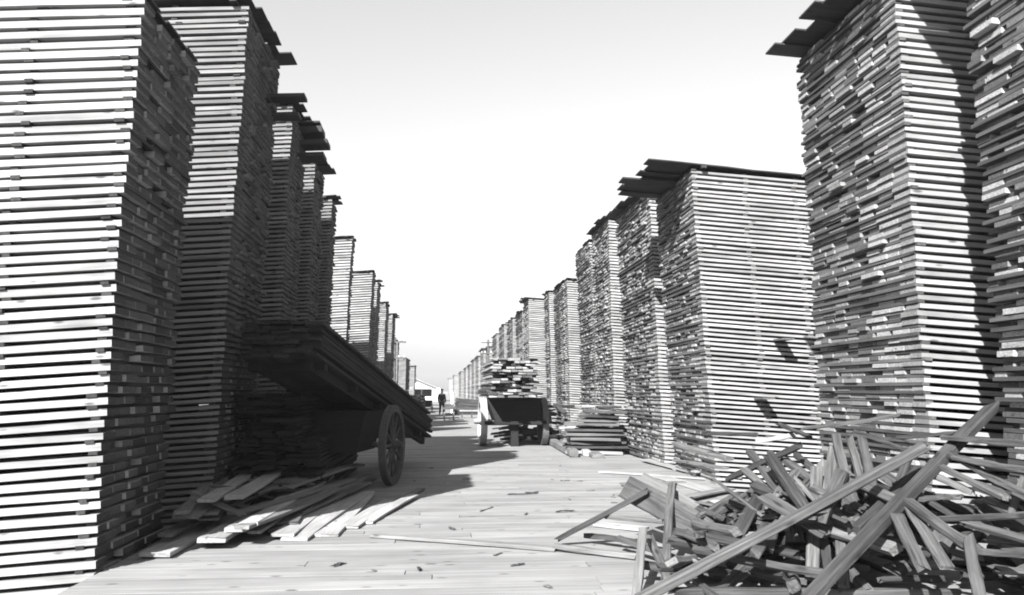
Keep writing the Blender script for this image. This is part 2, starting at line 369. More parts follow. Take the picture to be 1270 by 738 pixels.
# ---------------------------------------------------------------- loose timber
def beam(name, A, B, w, t, mat, label, cat, group, roll=0.0, seg=6, rr=R, bow=0.01, rough=0.005, ch=0.16):
    A = Vector(A); B = Vector(B); L = (B - A).length; d = (B - A).normalized()
    if mat is M_SCRAP: rough = max(rough, 0.07 * min(w, t)); bow *= 1.8
    b = MB(); c = min(w, t) * ch; b_ = rr.uniform(-bow, bow); b2 = rr.uniform(-bow, bow)
    hw, ht = w / 2, t / 2
    prof = [(-hw + c, -ht), (hw - c, -ht), (hw, -ht + c), (hw, ht - c), (hw - c, ht), (-hw + c, ht), (-hw, ht - c), (-hw, -ht + c)]
    for i in range(seg + 1):
        u = i / seg; k = 4 * u * (1 - u)
        for (py, pz) in prof:
            ex = rr.uniform(-1, 1) * (0.045 if mat is M_SCRAP else 0.015) if i in (0, seg) else 0
            b.v.append(((u - 0.5) * L + ex, py + k * b_ * L + rr.uniform(-rough, rough), pz + k * b2 * L + rr.uniform(-rough, rough)))
    for i in range(seg):
        for k in range(8):
            k2 = (k + 1) % 8
            b.f.append((8 * i + k, 8 * i + 8 + k, 8 * i + 8 + k2, 8 * i + k2)[::-1]); b.m.append(0)
    b.f.append(tuple(range(8))[::-1]); b.m.append(0); b.f.append(tuple(8 * seg + i for i in range(8))); b.m.append(0)
    o = b.build(name, [mat])
    up = Vector((0, 0, 1)) if abs(d.z) < 0.9 else Vector((0, -1, 0))
    side = up.cross(d).normalized(); upp = d.cross(side)
    m = Matrix((d, side, upp)).transposed()
    m = m @ Matrix.Rotation(roll, 3, 'X')
    o.matrix_world = Matrix.Translation((A + B) / 2) @ m.to_4x4()
    tag(o, label, cat, group)
    return o

SG = 'pieces of the scrap heap on the right'
def st(x0, y0, Y0, x1, y1, Y1, px, label, flat=0.7, roll=0.0, mat=None, bow=0.008, cat='scrap stick', name='scrap_stick'):
    """a stick of the heap between two measured ends, px wide in the photo"""
    A = P(x0, y0, Y0); B = P(x1, y1, Y1); w = px * (Y0 + Y1) / 2 / F
    for q in (A, B): q.z = max(q.z, w * flat * 0.5 + 0.005)
    return beam(name, A, B, w, w * flat, mat or M_SCRAP, label, cat, SG, roll, bow=bow)
st(795, 742, 6.2, 1147, 553, 6.35, 15, 'long slender pole crossing the heap, from bottom centre up to the right', bow=0.004)
st(1000, 745, 5.7, 1231, 505, 6.7, 18, 'longest stout pole, steepest diagonal reaching up to the right above the heap', bow=0.004)
st(1060, 658, 6.3, 1140, 582, 6.7, 13, 'shorter pole lying close against the left of the stoutest diagonal pole')
st(838, 733, 6.25, 1190, 735, 6.1, 12, 'level beam lying along the bottom front of the heap')
st(693, 668, 8.8, 804, 609, 8.5, 9, 'thin dark stick propped slanting at the left tip of the heap', mat=M_SCRAP)
st(687, 677, 8.5, 789, 690, 8.0, 9, 'grey beam flat on the deck at the left tip of the heap', mat=M_LOOSE)
st(728, 664, 8.9, 792, 673, 8.5, 8, 'short pale slat behind the flat beam at the left tip')
st(768, 668, 8.4, 862, 702, 7.3, 9, 'slat slanting down right from the propped thin stick')
st(776, 604, 8.9, 898, 672, 7.5, 32, 'widest grey plank leaning at the left part of the heap', flat=0.16, roll=0.9, mat=M_SCRAP, cat='scrap plank', name='scrap_plank')
st(795, 594, 9.2, 912, 662, 7.8, 20, 'second wide plank just behind and above the widest one', flat=0.2, roll=0.9, mat=M_LOOSE, cat='scrap plank', name='scrap_plank')
st(834, 600, 8.6, 826, 720, 7.0, 10, 'upright batten behind the wide leaning planks')
st(797, 657, 7.4, 788, 748, 6.2, 11, 'leftmost upright batten reaching the bottom edge', mat=M_LOOSE)
st(805, 666, 7.6, 829, 722, 6.9, 10, 'short upright batten right of the leftmost one')
st(751, 641, 8.7, 823, 647, 8.1, 7, 'small level slat bridging behind the propped stick', mat=M_LOOSE)
st(901, 595, 8.0, 992, 553, 7.4, 10, 'slim stick rising right near the middle top of the heap')
st(955, 566, 7.0, 1001, 634, 6.5, 14, 'short thick block with a bright worn end in the middle of the heap', mat=M_SCRAP, bow=0)
st(964, 591, 7.3, 945, 655, 7.0, 14, 'short upright board left of the thick bright ended block', flat=0.4)
st(946, 623, 7.4, 908, 668, 7.1, 10, 'pale stub slanting down left below the slim stick')
st(934, 609, 7.9, 884, 641, 7.6, 9, 'upper of two parallel short sticks left of the middle')
st(914, 613, 8.1, 868, 640, 7.8, 8, 'lower of two parallel short sticks left of the middle')
st(971, 619, 7.2, 981, 661, 7.0, 10, 'small upright peg under the thick bright ended block')
st(1013, 581, 7.0, 1007, 720, 6.3, 15, 'broad upright board in the middle of the heap', flat=0.3)
st(1034, 556, 7.2, 1026, 655, 6.7, 12, 'upright slat right of the broad middle board', flat=0.4)
st(1037, 539, 7.1, 1060, 630, 6.7, 11, 'tall upright slat leaning right at the top of the heap', flat=0.4)
st(972, 569, 7.6, 1010, 598, 7.1, 11, 'short stick sloping down right near the top middle')
st(987, 564, 7.8, 1026, 593, 7.2, 9, 'thin stick sloping right just above its twin near top middle')
st(1021, 660, 6.6, 1031, 726, 6.2, 12, 'low upright slat right of the broad middle board')
st(1041, 655, 6.6, 1046, 730, 6.1, 13, 'low upright slat leaning under the stout diagonal pole')
st(1056, 534, 7.3, 1128, 560, 6.9, 7, 'thin stick sloping gently right at the heap top')
st(1069, 546, 7.2, 1090, 634, 6.6, 12, 'grey upright slat between the two long diagonal poles', flat=0.4)
st(1054, 545, 7.1, 1068, 600, 6.9, 9, 'curved thin slat beside the tall leaning one', bow=0.05)
st(1112, 638, 6.0, 1144, 704, 5.6, 17, 'wide board sloping under the stout pole, left of its twin', flat=0.2, mat=M_SCRAP, cat='scrap plank', name='scrap_plank')
st(1128, 628, 6.1, 1172, 700, 5.5, 16, 'wide board sloping under the stout pole, right of its twin', flat=0.2, cat='scrap plank', name='scrap_plank')
st(1127, 622, 6.1, 1207, 680, 5.4, 14, 'stub slanting down right towards the dark hollow')
st(1202, 668, 5.4, 1217, 748, 5.1, 14, 'upright post at the right in front of the dark hollow')
st(1179, 563, 6.3, 1275, 614, 5.5, 10, 'upper of three slanting sticks at the right of the heap')
st(1156, 573, 6.4, 1246, 617, 5.7, 9, 'middle of three slanting sticks at the right of the heap')
st(1148, 585, 6.4, 1207, 612, 6.0, 9, 'lowest of three slanting sticks at the right of the heap', mat=M_LOOSE)
st(1143, 619, 6.2, 1190, 617, 5.9, 9, 'short level stub right of the stout diagonal pole')
st(1170, 643, 5.9, 1290, 637, 5.2, 11, 'level stick above the post at the right edge')
st(1188, 568, 6.2, 1290, 584, 5.4, 17, 'broad blurry board at the right edge of the heap', flat=0.4)
st(1178, 543, 6.5, 1290, 552, 5.6, 26, 'highest broad board at the right edge of the heap', flat=0.25)
st(1210, 683, 5.4, 1290, 688, 5.0, 12, 'low level stick at the right edge of the heap')
st(998, 531, 7.5, 1112, 515, 7.1, 6, 'thin level lath along the top of the heap')
st(1108, 543, 7.2, 1187, 536, 6.7, 6, 'thin lath behind the stout pole near the top')
st(872, 537, 9.5, 938, 539, 8.6, 7, 'dark level lath left of the heap top', mat=M_ROOF)
st(941, 547, 8.2, 983, 540, 7.9, 12, 'short bright plank end near the heap top', mat=M_PALE, flat=0.5)
st(965, 525, 8.0, 1005, 542, 7.6, 6, 'small slanting lath at the left of the heap top')
st(838, 550, 11.0, 905, 569, 9.2, 11, 'long pale board reaching back from the heap to the stacks', mat=M_LOOSE, flat=0.4)
st(838, 571, 10.5, 900, 581, 9.2, 9, 'dull board under the long pale one reaching back', mat=M_LOOSE, flat=0.3)
st(1130, 560, 7.0, 1100, 640, 6.5, 10, 'leaning slat half hidden behind the stout pole')
st(930, 560, 8.5, 958, 600, 7.8, 10, 'dark slat falling right behind the slim middle stick', mat=M_ROOF)
# small stubs and the buried mass of the heap
rr = random.Random(77)
def heap_z(x, y):
    """height of the heap at x, y"""
    a = 1 - max(0, (2.9 - x) / 1.9); a = max(0, min(1, a))
    c = max(0.0, 1 - ((y - 7.0) / 1.7) ** 2)
    return 1.05 * a ** 0.9 * c ** 0.6
LABS = {0: 'short weathered stub lying in the inner jumble of the scrap heap', 1: 'grey broken stick half buried inside the scrap heap', 2: 'flat broken slat half buried inside the scrap heap'}
for i in range(280):
    x = rr.uniform(1.3, 5.6); y = rr.uniform(6.3, 8.3)
    if x > 4.1: y = rr.uniform(5.3, 7.4)
    if x < 1.75 + (y - 6.2) * 0.5: x += 1.6
    h = heap_z(x, y + (0.5 if x > 4.1 else 0)) * (rr.random() ** 0.5) * 0.62
    L = rr.uniform(0.25, 0.9) if i % 3 else rr.uniform(0.6, 1.3)
    a = rr.uniform(0, math.pi); e = rr.uniform(-0.2, 0.2)
    if x > 2.6 and i % 5 < 2:        # many lie down the slope, towards the deck
        a = rad(-90) + rr.uniform(-0.9, 0.9); e = -rr.uniform(0.15, 0.5); L = min(L, 0.8); y = rr.uniform(6.45, 7.3) - (0.6 if x > 4.1 else 0)
        h = heap_z(x, y) * rr.uniform(0.5, 0.8)
    d = Vector((math.cos(a) * math.cos(e), math.sin(a) * math.cos(e), math.sin(e))) * L / 2
    k = i % 3; w = rr.uniform(0.05, 0.11); t = w * rr.uniform(0.5, 1)
    if k == 2: w = rr.uniform(0.09, 0.17); t = 0.03
    c = Vector((x, y, max(h, 0.03) + 0.02)); A, B = c - d, c + d
    lim = max(w, t) / 2 + 0.004; low = min(A.z, B.z)
    if low < lim: A.z += lim - low; B.z += lim - low
    if k == 1: nm = 'scrap_stick'
    elif k == 2: nm = 'scrap_plank'
    else: nm = 'scrap_stub'
    beam(nm, A, B, w, t, M_SCRAP if rr.random() < 0.9 else M_LOOSE, LABS[k], nm.replace('_', ' '), 'buried pieces of the scrap heap: ' + nm.replace('_', ' ') + 's', rr.uniform(-0.8, 0.8), seg=3, rr=rr)

# boards lying on the deck beside the heap and in front of the stacks
DG = 'boards lying loose on the deck'
def flat(x0, y0, x1, y1, w, t, z, mat, label, bow=0.004, roll=0, z1=None, name='loose_board'):
    A = G(x0, y0, z + t / 2); B = G(x1, y1, (z if z1 is None else z1) + t / 2)
    return beam(name, A, B, w, t, mat, label, 'board', DG, roll, bow=bow, rough=0.002)
flat(462, 664, 690, 681, 0.13, 0.035, 0.006, M_LOOSE, 'long thin batten lying alone across the open deck', bow=0.01)
flat(745, 585, 905, 596, 0.16, 0.03, 0.006, M_PALE, 'long pale board flat on the deck behind the wide planks')
flat(800, 570, 880, 590, 0.25, 0.03, 0.04, M_PALE, 'pale board at the foot of the fourth stack, aimed at the heap')
flat(815, 590, 885, 610, 0.3, 0.03, 0.006, M_PALE, 'wide pale board behind the upright batten')
flat(770, 600, 850, 598, 0.12, 0.03, 0.03, M_LOOSE, 'dull narrow board just behind the widest plank')
flat(845, 618, 905, 606, 0.22, 0.03, 0.05, M_LOOSE, 'grey board between the wide planks and the parallel sticks')
flat(850, 632, 892, 622, 0.16, 0.04, 0.05, M_PALE, 'pale stub between the wide planks and the parallel sticks')
flat(742, 650, 800, 656, 0.26, 0.025, 0.006, M_PALE, 'wide pale board lying under the left tip of the heap')
flat(680, 545, 712, 562, 0.22, 0.2, 0.006, M_LOOSE, 'thick square timber on the deck left of the neat board pile', name='timber')
flat(694, 542, 728, 562, 0.20, 0.16, 0.006, M_PALE, 'paler square timber beside the thick one by the board pile', name='timber')
flat(726, 556, 742, 566, 0.3, 0.1, 0.006, M_LOOSE, 'short block in front of the neat board pile', name='timber')
flat(872, 560, 915, 592, 0.14, 0.05, 0.1, M_LOOSE, 'grey stick running from the third stack foot to the heap')
flat(862, 585, 930, 577, 0.2, 0.03, 0.12, M_PALE, 'light board crossing at the foot of the third stack')
flat(1000, 700, 1003, 690, 0.1, 0.03, 0.02, M_LOOSE, 'tiny chip under the heap front')
for i, (x, y, a, L) in enumerate([(604, 631, 1.1, 0.35), (649, 612, 0.2, 0.5), (708, 596, 2.9, 0.4), (700, 634, 0.3, 0.25), (660, 610, 0.5, 0.2), (560, 655, 2.0, 0.12), (640, 700, 0.4, 0.1), (420, 700, 0.9, 0.14), (520, 705, 1.7, 0.1)]):
    c = G(x, y, 0.014); d = Vector((math.cos(a), math.sin(a), 0)) * L / 2
    beam('wood_splinter', c - d, c + d, 0.03, 0.012, M_SCRAP, 'small dark splinter of wood lying on the open deck', 'splinter', 'splinters on the open deck', bow=0.03)

rr = random.Random(91)
for i in range(18):
    y = rr.uniform(6.6, 20); x = rr.uniform(-1.2, 2.2) + (0.6 if y > 9 else 0); a = rr.uniform(0, 3.1); L = rr.uniform(0.04, 0.16)
    d = Vector((math.cos(a), math.sin(a), 0)) * L / 2; c = Vector((x, y, 0.012))
    beam('bark_chip', c - d, c + d, rr.uniform(0.015, 0.03), 0.01, M_LOOSE, 'tiny chip of bark or wood scattered on the open deck', 'chip', 'chips scattered on the open deck', rr=rr, seg=2)

# boards spilled beside the nearest left stack, front ends in the sun
LG = 'boards spilled beside the near left stacks'
rr = random.Random(8)
spill = [  # front end x, y (photo), z, length, yaw (deg), width, thick, material, label
 (192, 688, 0.02, 4.6, -2, 0.30, 0.05, M_PALE, 'nearest spilled board, its bright end closest to the bottom left'),
 (262, 670, 0.08, 4.8, -1, 0.30, 0.05, M_PALE, 'spilled board second from the stack with a broad lit end'),
 (292, 657, 0.14, 4.9, -1, 0.24, 0.05, M_PALE, 'spilled board whose lit end sits stepped above its neighbour'),
 (308, 650, 0.20, 4.9, -2, 0.20, 0.04, M_PALE, 'narrow spilled board at the right rim of the high pile'),
 (230, 641, 0.26, 4.6, 3, 0.28, 0.05, M_LOOSE, 'dim spilled board in the middle of the left pile'),
 (205, 664, 0.12, 4.6, 2, 0.16, 0.04, M_LOOSE, 'short lit stub nearest the shaded stack face'),
 (256, 621, 0.40, 4.6, 5, 0.20, 0.04, M_PALE, 'left one of the two bright ends on top of the pile'),
 (290, 617, 0.40, 4.6, 3, 0.22, 0.05, M_PALE, 'right one of the two bright ends on top of the pile'),
 (365, 669, 0.006, 3.9, -6, 0.30, 0.035, M_PALE, 'flat board on the deck right of the pile, front end in sun'),
 (350, 664, 0.045, 3.9, -3, 0.26, 0.03, M_PALE, 'flat board overlapping the sunlit one on the deck'),
 (404, 664, 0.006, 3.4, -2, 0.28, 0.035, M_PALE, 'flat board with a lit end second right of the pile'),
 (432, 654, 0.006, 2.4, -9, 0.24, 0.03, M_PALE, 'short flat board with a splintered end near the batten'),
 (455, 648, 0.006, 2.4, -12, 0.16, 0.03, M_PALE, 'narrowest flat board, farthest right of the spilled ones'),
 (476, 628, 0.006, 2.0, -14, 0.12, 0.03, M_LOOSE, 'thin strip of wood in front of the near buggy wheel')]
for (x, y, z, L, yaw, w, t, mat, lab) in spill:
    A = G(x, y, z + t / 2); a = rad(90 + yaw); B = A + Vector((math.cos(a) * L, math.sin(a) * L, rr.uniform(0.0, 0.05)))
    beam('spilled_board', A, B, w, t, mat, lab, 'board', LG, bow=0.006, rr=rr, rough=0.002)
# shaded boards lying under and behind them
for i in range(46):
    x = rr.uniform(-2.95, -1.75); y = rr.uniform(8.9, 11.8); z = rr.uniform(0.02, 0.36) * (1 if x < -2.0 else 0.35)
    L = rr.uniform(2.2, 4.0); a = rad(90 + rr.uniform(-16, 14))
    A = Vector((x, y, z)); B = A + Vector((math.cos(a) * L, math.sin(a) * L, rr.uniform(-0.05, 0.12)))
    if B.z < 0.02: B.z = 0.02
    beam('shaded_board', A, B, rr.uniform(0.14, 0.28), rr.uniform(0.025, 0.045), M_LOOSE, 'dim board lying in the shaded part of the spilled heap at the left', 'board', 'shaded boards of the left heap', bow=0.012, rr=rr, rough=0.002, seg=4)
for i in range(12):
    A = Vector((-3.0 + rr.uniform(-0.1, 0.3), 10.0 + i * 0.3, 0.45 + rr.uniform(-0.2, 0.15))); B = A + Vector((rr.uniform(0.5, 1.1), rr.uniform(-0.6, 1.6), rr.uniform(-0.4, -0.1)))
    beam('leaning_board', A, B, 0.09, 0.03, M_LOOSE, 'thin slat leaning from the left stacks into the shaded gap', 'slat', 'slats leaning in the shaded left gap', bow=0.02, rr=rr, seg=4)

# neat small board pile by the fifth right stack
PG = 'boards of the small neat pile on the right'
rr = random.Random(31)
for layer in range(11):
    z = 0.02 + layer * 0.115
    for k in range(4):
        y = 20.9 + k * 0.42 + rr.uniform(-0.05, 0.05); x0 = 3.35 + rr.uniform(-0.25, 0.25) + (0.05 * layer if layer > 6 else 0)
        x1 = 4.68 + rr.uniform(-0.2, 0.08)
        beam('piled_board', (x0, y, z + 0.05 + rr.uniform(0, 0.03)), (x1, y + rr.uniform(-0.15, 0.15), z + 0.05 + rr.uniform(-0.03, 0.01)), rr.uniform(0.24, 0.32), rr.uniform(0.05, 0.09),
             M_PALE if rr.random() < 0.25 else (M_LOOSE if rr.random() < 0.6 else M_SCRAP), 'board in the small waist high pile at the foot of the right stacks', 'board', PG, rr=rr, seg=3, rough=0.004)
# rough heap of short sticks behind the parked wagon
rr = random.Random(32)
for i in range(48):
    x = rr.uniform(2.0, 4.3); y = rr.uniform(26.2, 27.6); z = 0.06 + rr.random() * 1.1 * (1 if x > 3 else 0.55)
    a = rr.uniform(-0.4, 0.4) + (math.pi / 2 if i % 2 else 0); L = rr.uniform(0.6, 1.5)
    d = Vector((math.cos(a), math.sin(a), rr.uniform(-0.12, 0.2))) * L / 2
    A, B = Vector((x, y, z)) - d, Vector((x, y, z)) + d
    low = min(A.z, B.z)
    if low < 0.05: A.z += 0.05 - low; B.z += 0.05 - low
    beam('short_stick', A, B, rr.uniform(0.08, 0.18), rr.uniform(0.05, 0.1), M_SCRAP, 'short dark stick in the rough heap behind the parked wagon', 'stick', 'sticks heaped behind the parked wagon', rr=rr, seg=3)

# ---------------------------------------------------------------- wagons
def wheel(root, loc, r, w, mat, rz=0.0, spokes=12, tyre=None):
    b = MB(); b.ring(r * 0.83, r * 0.97, w * 0.9, 44)
    o = b.build('wheel', [mat], root); o.location = loc; o.rotation_euler = (0, rad(7), rz)
    b = MB(); b.ring(r * 0.97, r, w, 44); b.build('tyre', [tyre or M_IRON], o)
    b = MB(); b.tube((0, -w * 1.5, 0), (0, -w * 0.4, 0), r * 0.08, r * 0.13, 14); b.tube((0, -w * 0.4, 0), (0, w * 0.5, 0), r * 0.13, r * 0.13, 14); b.tube((0, w * 0.5, 0), (0, w * 1.3, 0), r * 0.13, r * 0.09, 14)
    b.build('hub', [mat], o, smooth=False)
    b = MB(); b.tube((0, 0, r * 0.12), (0, 0, r * 0.87), 0.028, 0.022, 8); sm = b.mesh('spoke', [mat])
    for i in range(spokes):
        s = bpy.data.objects.new('spoke', sm); COL.objects.link(s); s.parent = o; s.rotation_euler = (0, 2 * math.pi * i / spokes, 0)
    return o

# near buggy in the shade: load tipped with its near end high
psi = rad(-11.4)                               # runs away from the camera, a little to the right
w1 = empty('lumber_buggy', (-1.68, 14.8, 0), psi)
tag(w1, 'dark two wheeled lumber buggy tipped in the shade of the left stacks', 'lumber buggy', 'lumber buggies')
def wx(root_x): return root_x
wheel(w1, (0.80, 0, 0.70), 0.70, 0.12, M_WHEEL, rad(90), 12, M_WHEEL).rotation_euler = (0, 0, rad(90))
wheel(w1, (-0.80, 0, 0.70), 0.70, 0.11, M_WHEEL, rad(90)).rotation_euler = (0, 0, rad(90))
b = MB(); b.tube((-0.9, 0, 0.70), (0.9, 0, 0.70), 0.05, 0.05, 10); b.build('axle', [M_IRON], w1)
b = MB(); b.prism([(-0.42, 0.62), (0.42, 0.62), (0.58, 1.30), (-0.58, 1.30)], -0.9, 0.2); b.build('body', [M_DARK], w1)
pitch_a = math.atan(0.205)
M1 = Matrix.Translation((-1.68, 14.8, 0)) @ Matrix.Rotation(psi, 4, 'Z') @ Matrix.Translation((0, 0, 1.44)) @ Matrix.Rotation(-pitch_a, 4, 'X')
for sx in (-0.42, 0.34):
    b = MB(); b.board(sx, sx + 0.1, -3.2, 4.3, -0.14, -0.004, (0, 0), axis=1, seg=4, warp=0.002)
    o = b.build('side_rail', [M_DARK], w1); o.location = (0, 0, 1.44); o.rotation_euler = (-pitch_a, 0, 0)
for sy in (-3.0, -1.5, 0, 1.6, 3.2):
    b = MB(); b.board(-0.58, 0.58, sy, sy + 0.12, -0.004 - 0.1, -0.002, (0, 0)); o = b.build('crosspiece', [M_DARK], w1); o.location = (0, 0, 1.44); o.rotation_euler = (-pitch_a, 0, 0)
rr = random.Random(41)
for layer in range(9):
    y0 = 0
    xx = -0.58 + rr.uniform(-0.03, 0.03)
    while xx < 0.50:
        w = rr.choice((0.2, 0.25, 0.3)); w = min(w, 0.60 - xx)
        z = 0.01 + layer * 0.062
        A = M1 @ Vector((xx + w / 2, -3.35 + rr.uniform(-0.08, 0.08) + layer * 0.01, z + 0.025)); B = M1 @ Vector((xx + w / 2, 4.45 + rr.uniform(-0.2, 0.1) - 0.03 * layer, z + 0.025))
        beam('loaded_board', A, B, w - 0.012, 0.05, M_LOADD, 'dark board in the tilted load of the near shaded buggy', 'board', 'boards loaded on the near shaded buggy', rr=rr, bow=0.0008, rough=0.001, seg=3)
        xx += w

rr = random.Random(45)  # extra dark boards, put in to blacken the space under the tilted load
for layer in range(26):
    for k in range(4):
        x = -3.0 + k * 0.30 + rr.uniform(-0.07, 0.05)
        if layer > 13 + rr.randint(-2, 2) and k == 3: continue
        beam('shade_filler_board', (x + 0.1, 12.7 + rr.gauss(0, 0.28), 0.04 + layer * 0.062), (x + 0.14, 17.4 + rr.uniform(-0.3, 0.3), 0.04 + layer * 0.062), 0.27, 0.05, M_DARK,
             'added very dark board filling the shaded space under the tilted load', 'board', 'added dark boards that deepen the shade under the tilted load', seg=2, rr=rr, bow=0.001)
# parked wagon on the right, seen from its end
w2 = empty('lumber_wagon', (2.13, 24.9, 0), rad(1.5))
tag(w2, 'lumber wagon parked in the sun on the right, pale high wheels and dark tapered body', 'lumber wagon', 'lumber buggies')
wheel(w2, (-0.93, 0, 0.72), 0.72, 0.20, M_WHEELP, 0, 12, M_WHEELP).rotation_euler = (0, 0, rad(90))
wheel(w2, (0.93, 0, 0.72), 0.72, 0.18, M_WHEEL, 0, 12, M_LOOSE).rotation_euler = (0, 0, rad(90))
b = MB(); b.tube((-1.0, 0, 0.66), (1.0, 0, 0.66), 0.06, 0.06, 10); b.build('axle', [M_IRON], w2)
b = MB(); b.prism([(-0.58, 0.74), (0.62, 0.74), (0.80, 1.44), (-0.84, 1.44)], -0.75, 0.9); b.build('body', [M_DARK], w2)
b = MB(); b.board(-0.92, 0.92, -0.85, -0.72, 0.66, 0.76, (0, 0)); b.build('crossbar', [M_DARK], w2)
b = MB(); b.board(-0.12, 0.10, -0.62, -0.42, 0.0, 0.74, (0, 0)); b.build('prop_leg', [M_DARK], w2)
b = MB(); b.board(-0.05, 0.05, -0.3, 3.6, 0.60, 0.72, (0, 0), axis=1); b.build('tongue', [M_DARK], w2)
rr = random.Random(42)
for layer in range(14):
    z = 1.455 + layer * 0.082; xx = -0.86 + rr.uniform(-0.06, 0.06) + 0.012 * layer
    end = 0.72 + rr.uniform(-0.1, 0.08) - 0.008 * layer
    while xx < end - 0.1:
        w = rr.choice((0.15, 0.2, 0.25, 0.3)); w = min(w, end - xx)
        y0 = -1.7 + rr.gauss(0, 0.08) + (rr.uniform(0.3, 0.7) if rr.random() < 0.2 and layer > 1 else 0)
        if rr.random() > 0.07 or layer < 2:
            A = (2.13 + xx + w / 2, 24.9 + y0, z + 0.035 + rr.uniform(-0.006, 0.006)); B = (2.08 + xx + w / 2, 24.9 + 3.4 + rr.uniform(-0.2, 0.2), z + 0.035)
            beam('wagon_board', A, B, w - 0.01, rr.choice((0.05, 0.07)), M_PALE if rr.random() < 0.35 else (M_LOOSE if rr.random() < 0.6 else M_SCRAP), 'rough board in the load of the wagon parked on the right', 'board', 'boards loaded on the parked wagon', rr=rr, seg=2, bow=0.003, rough=0.003)
        xx += w
# dark loaded buggy far off at the left
w3 = empty('lumber_buggy', (-2.15, 62, 0)); tag(w3, 'small dark buggy with a low load far off at the left, before the shed', 'lumber buggy', 'lumber buggies')
for sx in (-0.75, 0.75): wheel(w3, (sx, 0, 0.55), 0.55, 0.1, M_DARK, 0, 10).rotation_euler = (0, 0, rad(90))
b = MB(); b.prism([(-0.5, 0.45), (0.5, 0.45), (0.66, 0.85), (-0.66, 0.85)], -1.2, 1.6); b.build('body', [M_DARK], w3)
rr = random.Random(43)
for layer in range(5):
    for k in range(5):
        beam('dark_loaded_board', (-2.75 + 0.3 * k, 60.3 + rr.uniform(-.3, .3), 0.90 + layer * 0.1), (-2.75 + 0.3 * k, 64.5, 0.90 + layer * 0.1), 0.26, 0.07, M_LOADD, 'dark board on the small far buggy at the left', 'board', 'boards on the far dark buggy', seg=1, rr=rr)
w5 = empty('handcart', (-1.25, 66, 0)); tag(w5, 'tiny dark handcart right of the far dark buggy', 'handcart')
for sx in (-0.35, 0.35): wheel(w5, (sx, 0, 0.32), 0.32, 0.08, M_DARK, 0, 8).rotation_euler = (0, 0, rad(90))
b = MB(); b.prism([(-0.26, 0.35), (0.26, 0.35), (0.4, 0.9), (-0.4, 0.9)], -0.6, 0.6); b.build('tray', [M_DARK], w5)
# small cart in the middle of the alley
w4 = empty('small_cart', (0.28, 46, 0)); tag(w4, 'small low cart standing in the middle of the alley before the person', 'cart')
for sx in (-0.22, 0.30): wheel(w4, (sx, 0, 0.36), 0.36, 0.09, M_DARK, 0, 8).rotation_euler = (0, 0, rad(90))
b = MB(); b.board(-0.35, 0.45, -0.5, 0.9, 0.62, 0.72, (0, 0), axis=1); b.board(-0.18, 0.3, -0.3, 0.5, 0.722, 0.9, (0, 0), axis=1); b.build('bed', [M_SCRAP], w4)
b = MB(); b.tube((-0.3, 0, 0.36), (0.38, 0, 0.36), 0.04, 0.04, 8); b.build('axle', [M_IRON], w4)
# low trestle
t1 = empty('trestle', (1.75, 50, 0)); tag(t1, 'low pale trestle on the deck right of the small cart', 'trestle')
b = MB(); b.board(-0.75, 0.85, -0.25, 0.25, 0.40, 0.48, (0, 0)); b.build('top_plank', [M_PALE], t1)
lm = None
for sx in (-0.6, 0.0, 0.62):
    for sy in (-0.15, 0.15):
        b = MB(); b.board(sx - 0.04, sx + 0.04, sy - 0.04, sy + 0.04, 0, 0.398, (0, 0)); b.build('leg', [M_SCRAP], t1)
# far pile of dark timber
rr = random.Random(44)
for i in range(70):
    layer = i // 7; k = i % 7
    x0 = 0.75 + rr.uniform(-0.1, 0.2) + 0.02 * layer; x1 = 2.75 + rr.uniform(-0.2, 0.2)
    z = 0.1 + layer * 0.11; dz = -0.2 * layer / 10
    beam('far_piled_board', (x0, 57 + k * 0.3, z), (x1, 57 + k * 0.3, z + dz), 0.27, 0.09, M_SCRAP if rr.random() < .7 else M_ROOF, 'board in the low dark pile far down the middle of the alley', 'board', 'boards of the far dark pile', seg=2, rr=rr)
wp = empty('marker_post', (0.62, 58.5, 0)); tag(wp, 'slim white post left of the far dark timber pile', 'post')
b = MB(); b.board(-0.07, 0.07, -0.07, 0.07, 0.0, 1.5, (0, 0)); b.build('shaft', [M_WHITE], wp)
b = MB(); b.board(-0.10, 0.10, -0.10, 0.10, 1.502, 1.56, (0, 0)); b.build('cap', [M_WHITE], wp)

# utility poles
def pole(x, y, h, label, r=0.12):
    p = empty('utility_pole', (x, y, -0.75)); tag(p, label, 'utility pole', 'utility poles')
    b = MB(); b.tube((0, 0, 0), (0, 0, h + 0.75), r, r * 0.7, 10); b.build('shaft', [M_POLE], p)
    for dz in (0.25, 1.35):
        b = MB(); b.board(-0.75, 0.75, -r - 0.1, -r, h + 0.75 - dz - 0.12, h + 0.75 - dz, (0, 0)); a = b.build('crossarm', [M_POLE], p)
        for ix in (-0.65, -0.3, 0.3, 0.65):
            c = MB(); c.tube((ix, -r - 0.05, h + 0.75 - dz + 0.002), (ix, -r - 0.05, h + 0.87 - dz), 0.035, 0.045, 8); c.build('insulator', [M_WHITE], a)
pole(-3.35, 56, 5.3, 'dark utility pole with two crossarms rising over the far left stacks')
pole(4.55, 83, 6.9, 'thin utility pole with crossarms at the far right row')

# gabled shed
sh = empty('gabled_shed', (-4.4, 130, -0.4)); tag(sh, 'low whitewashed shed with a gabled roof and a dark opening at the alley end', 'shed')
b = MB()
hx, we, hr = 4.0, 2.35, 3.95
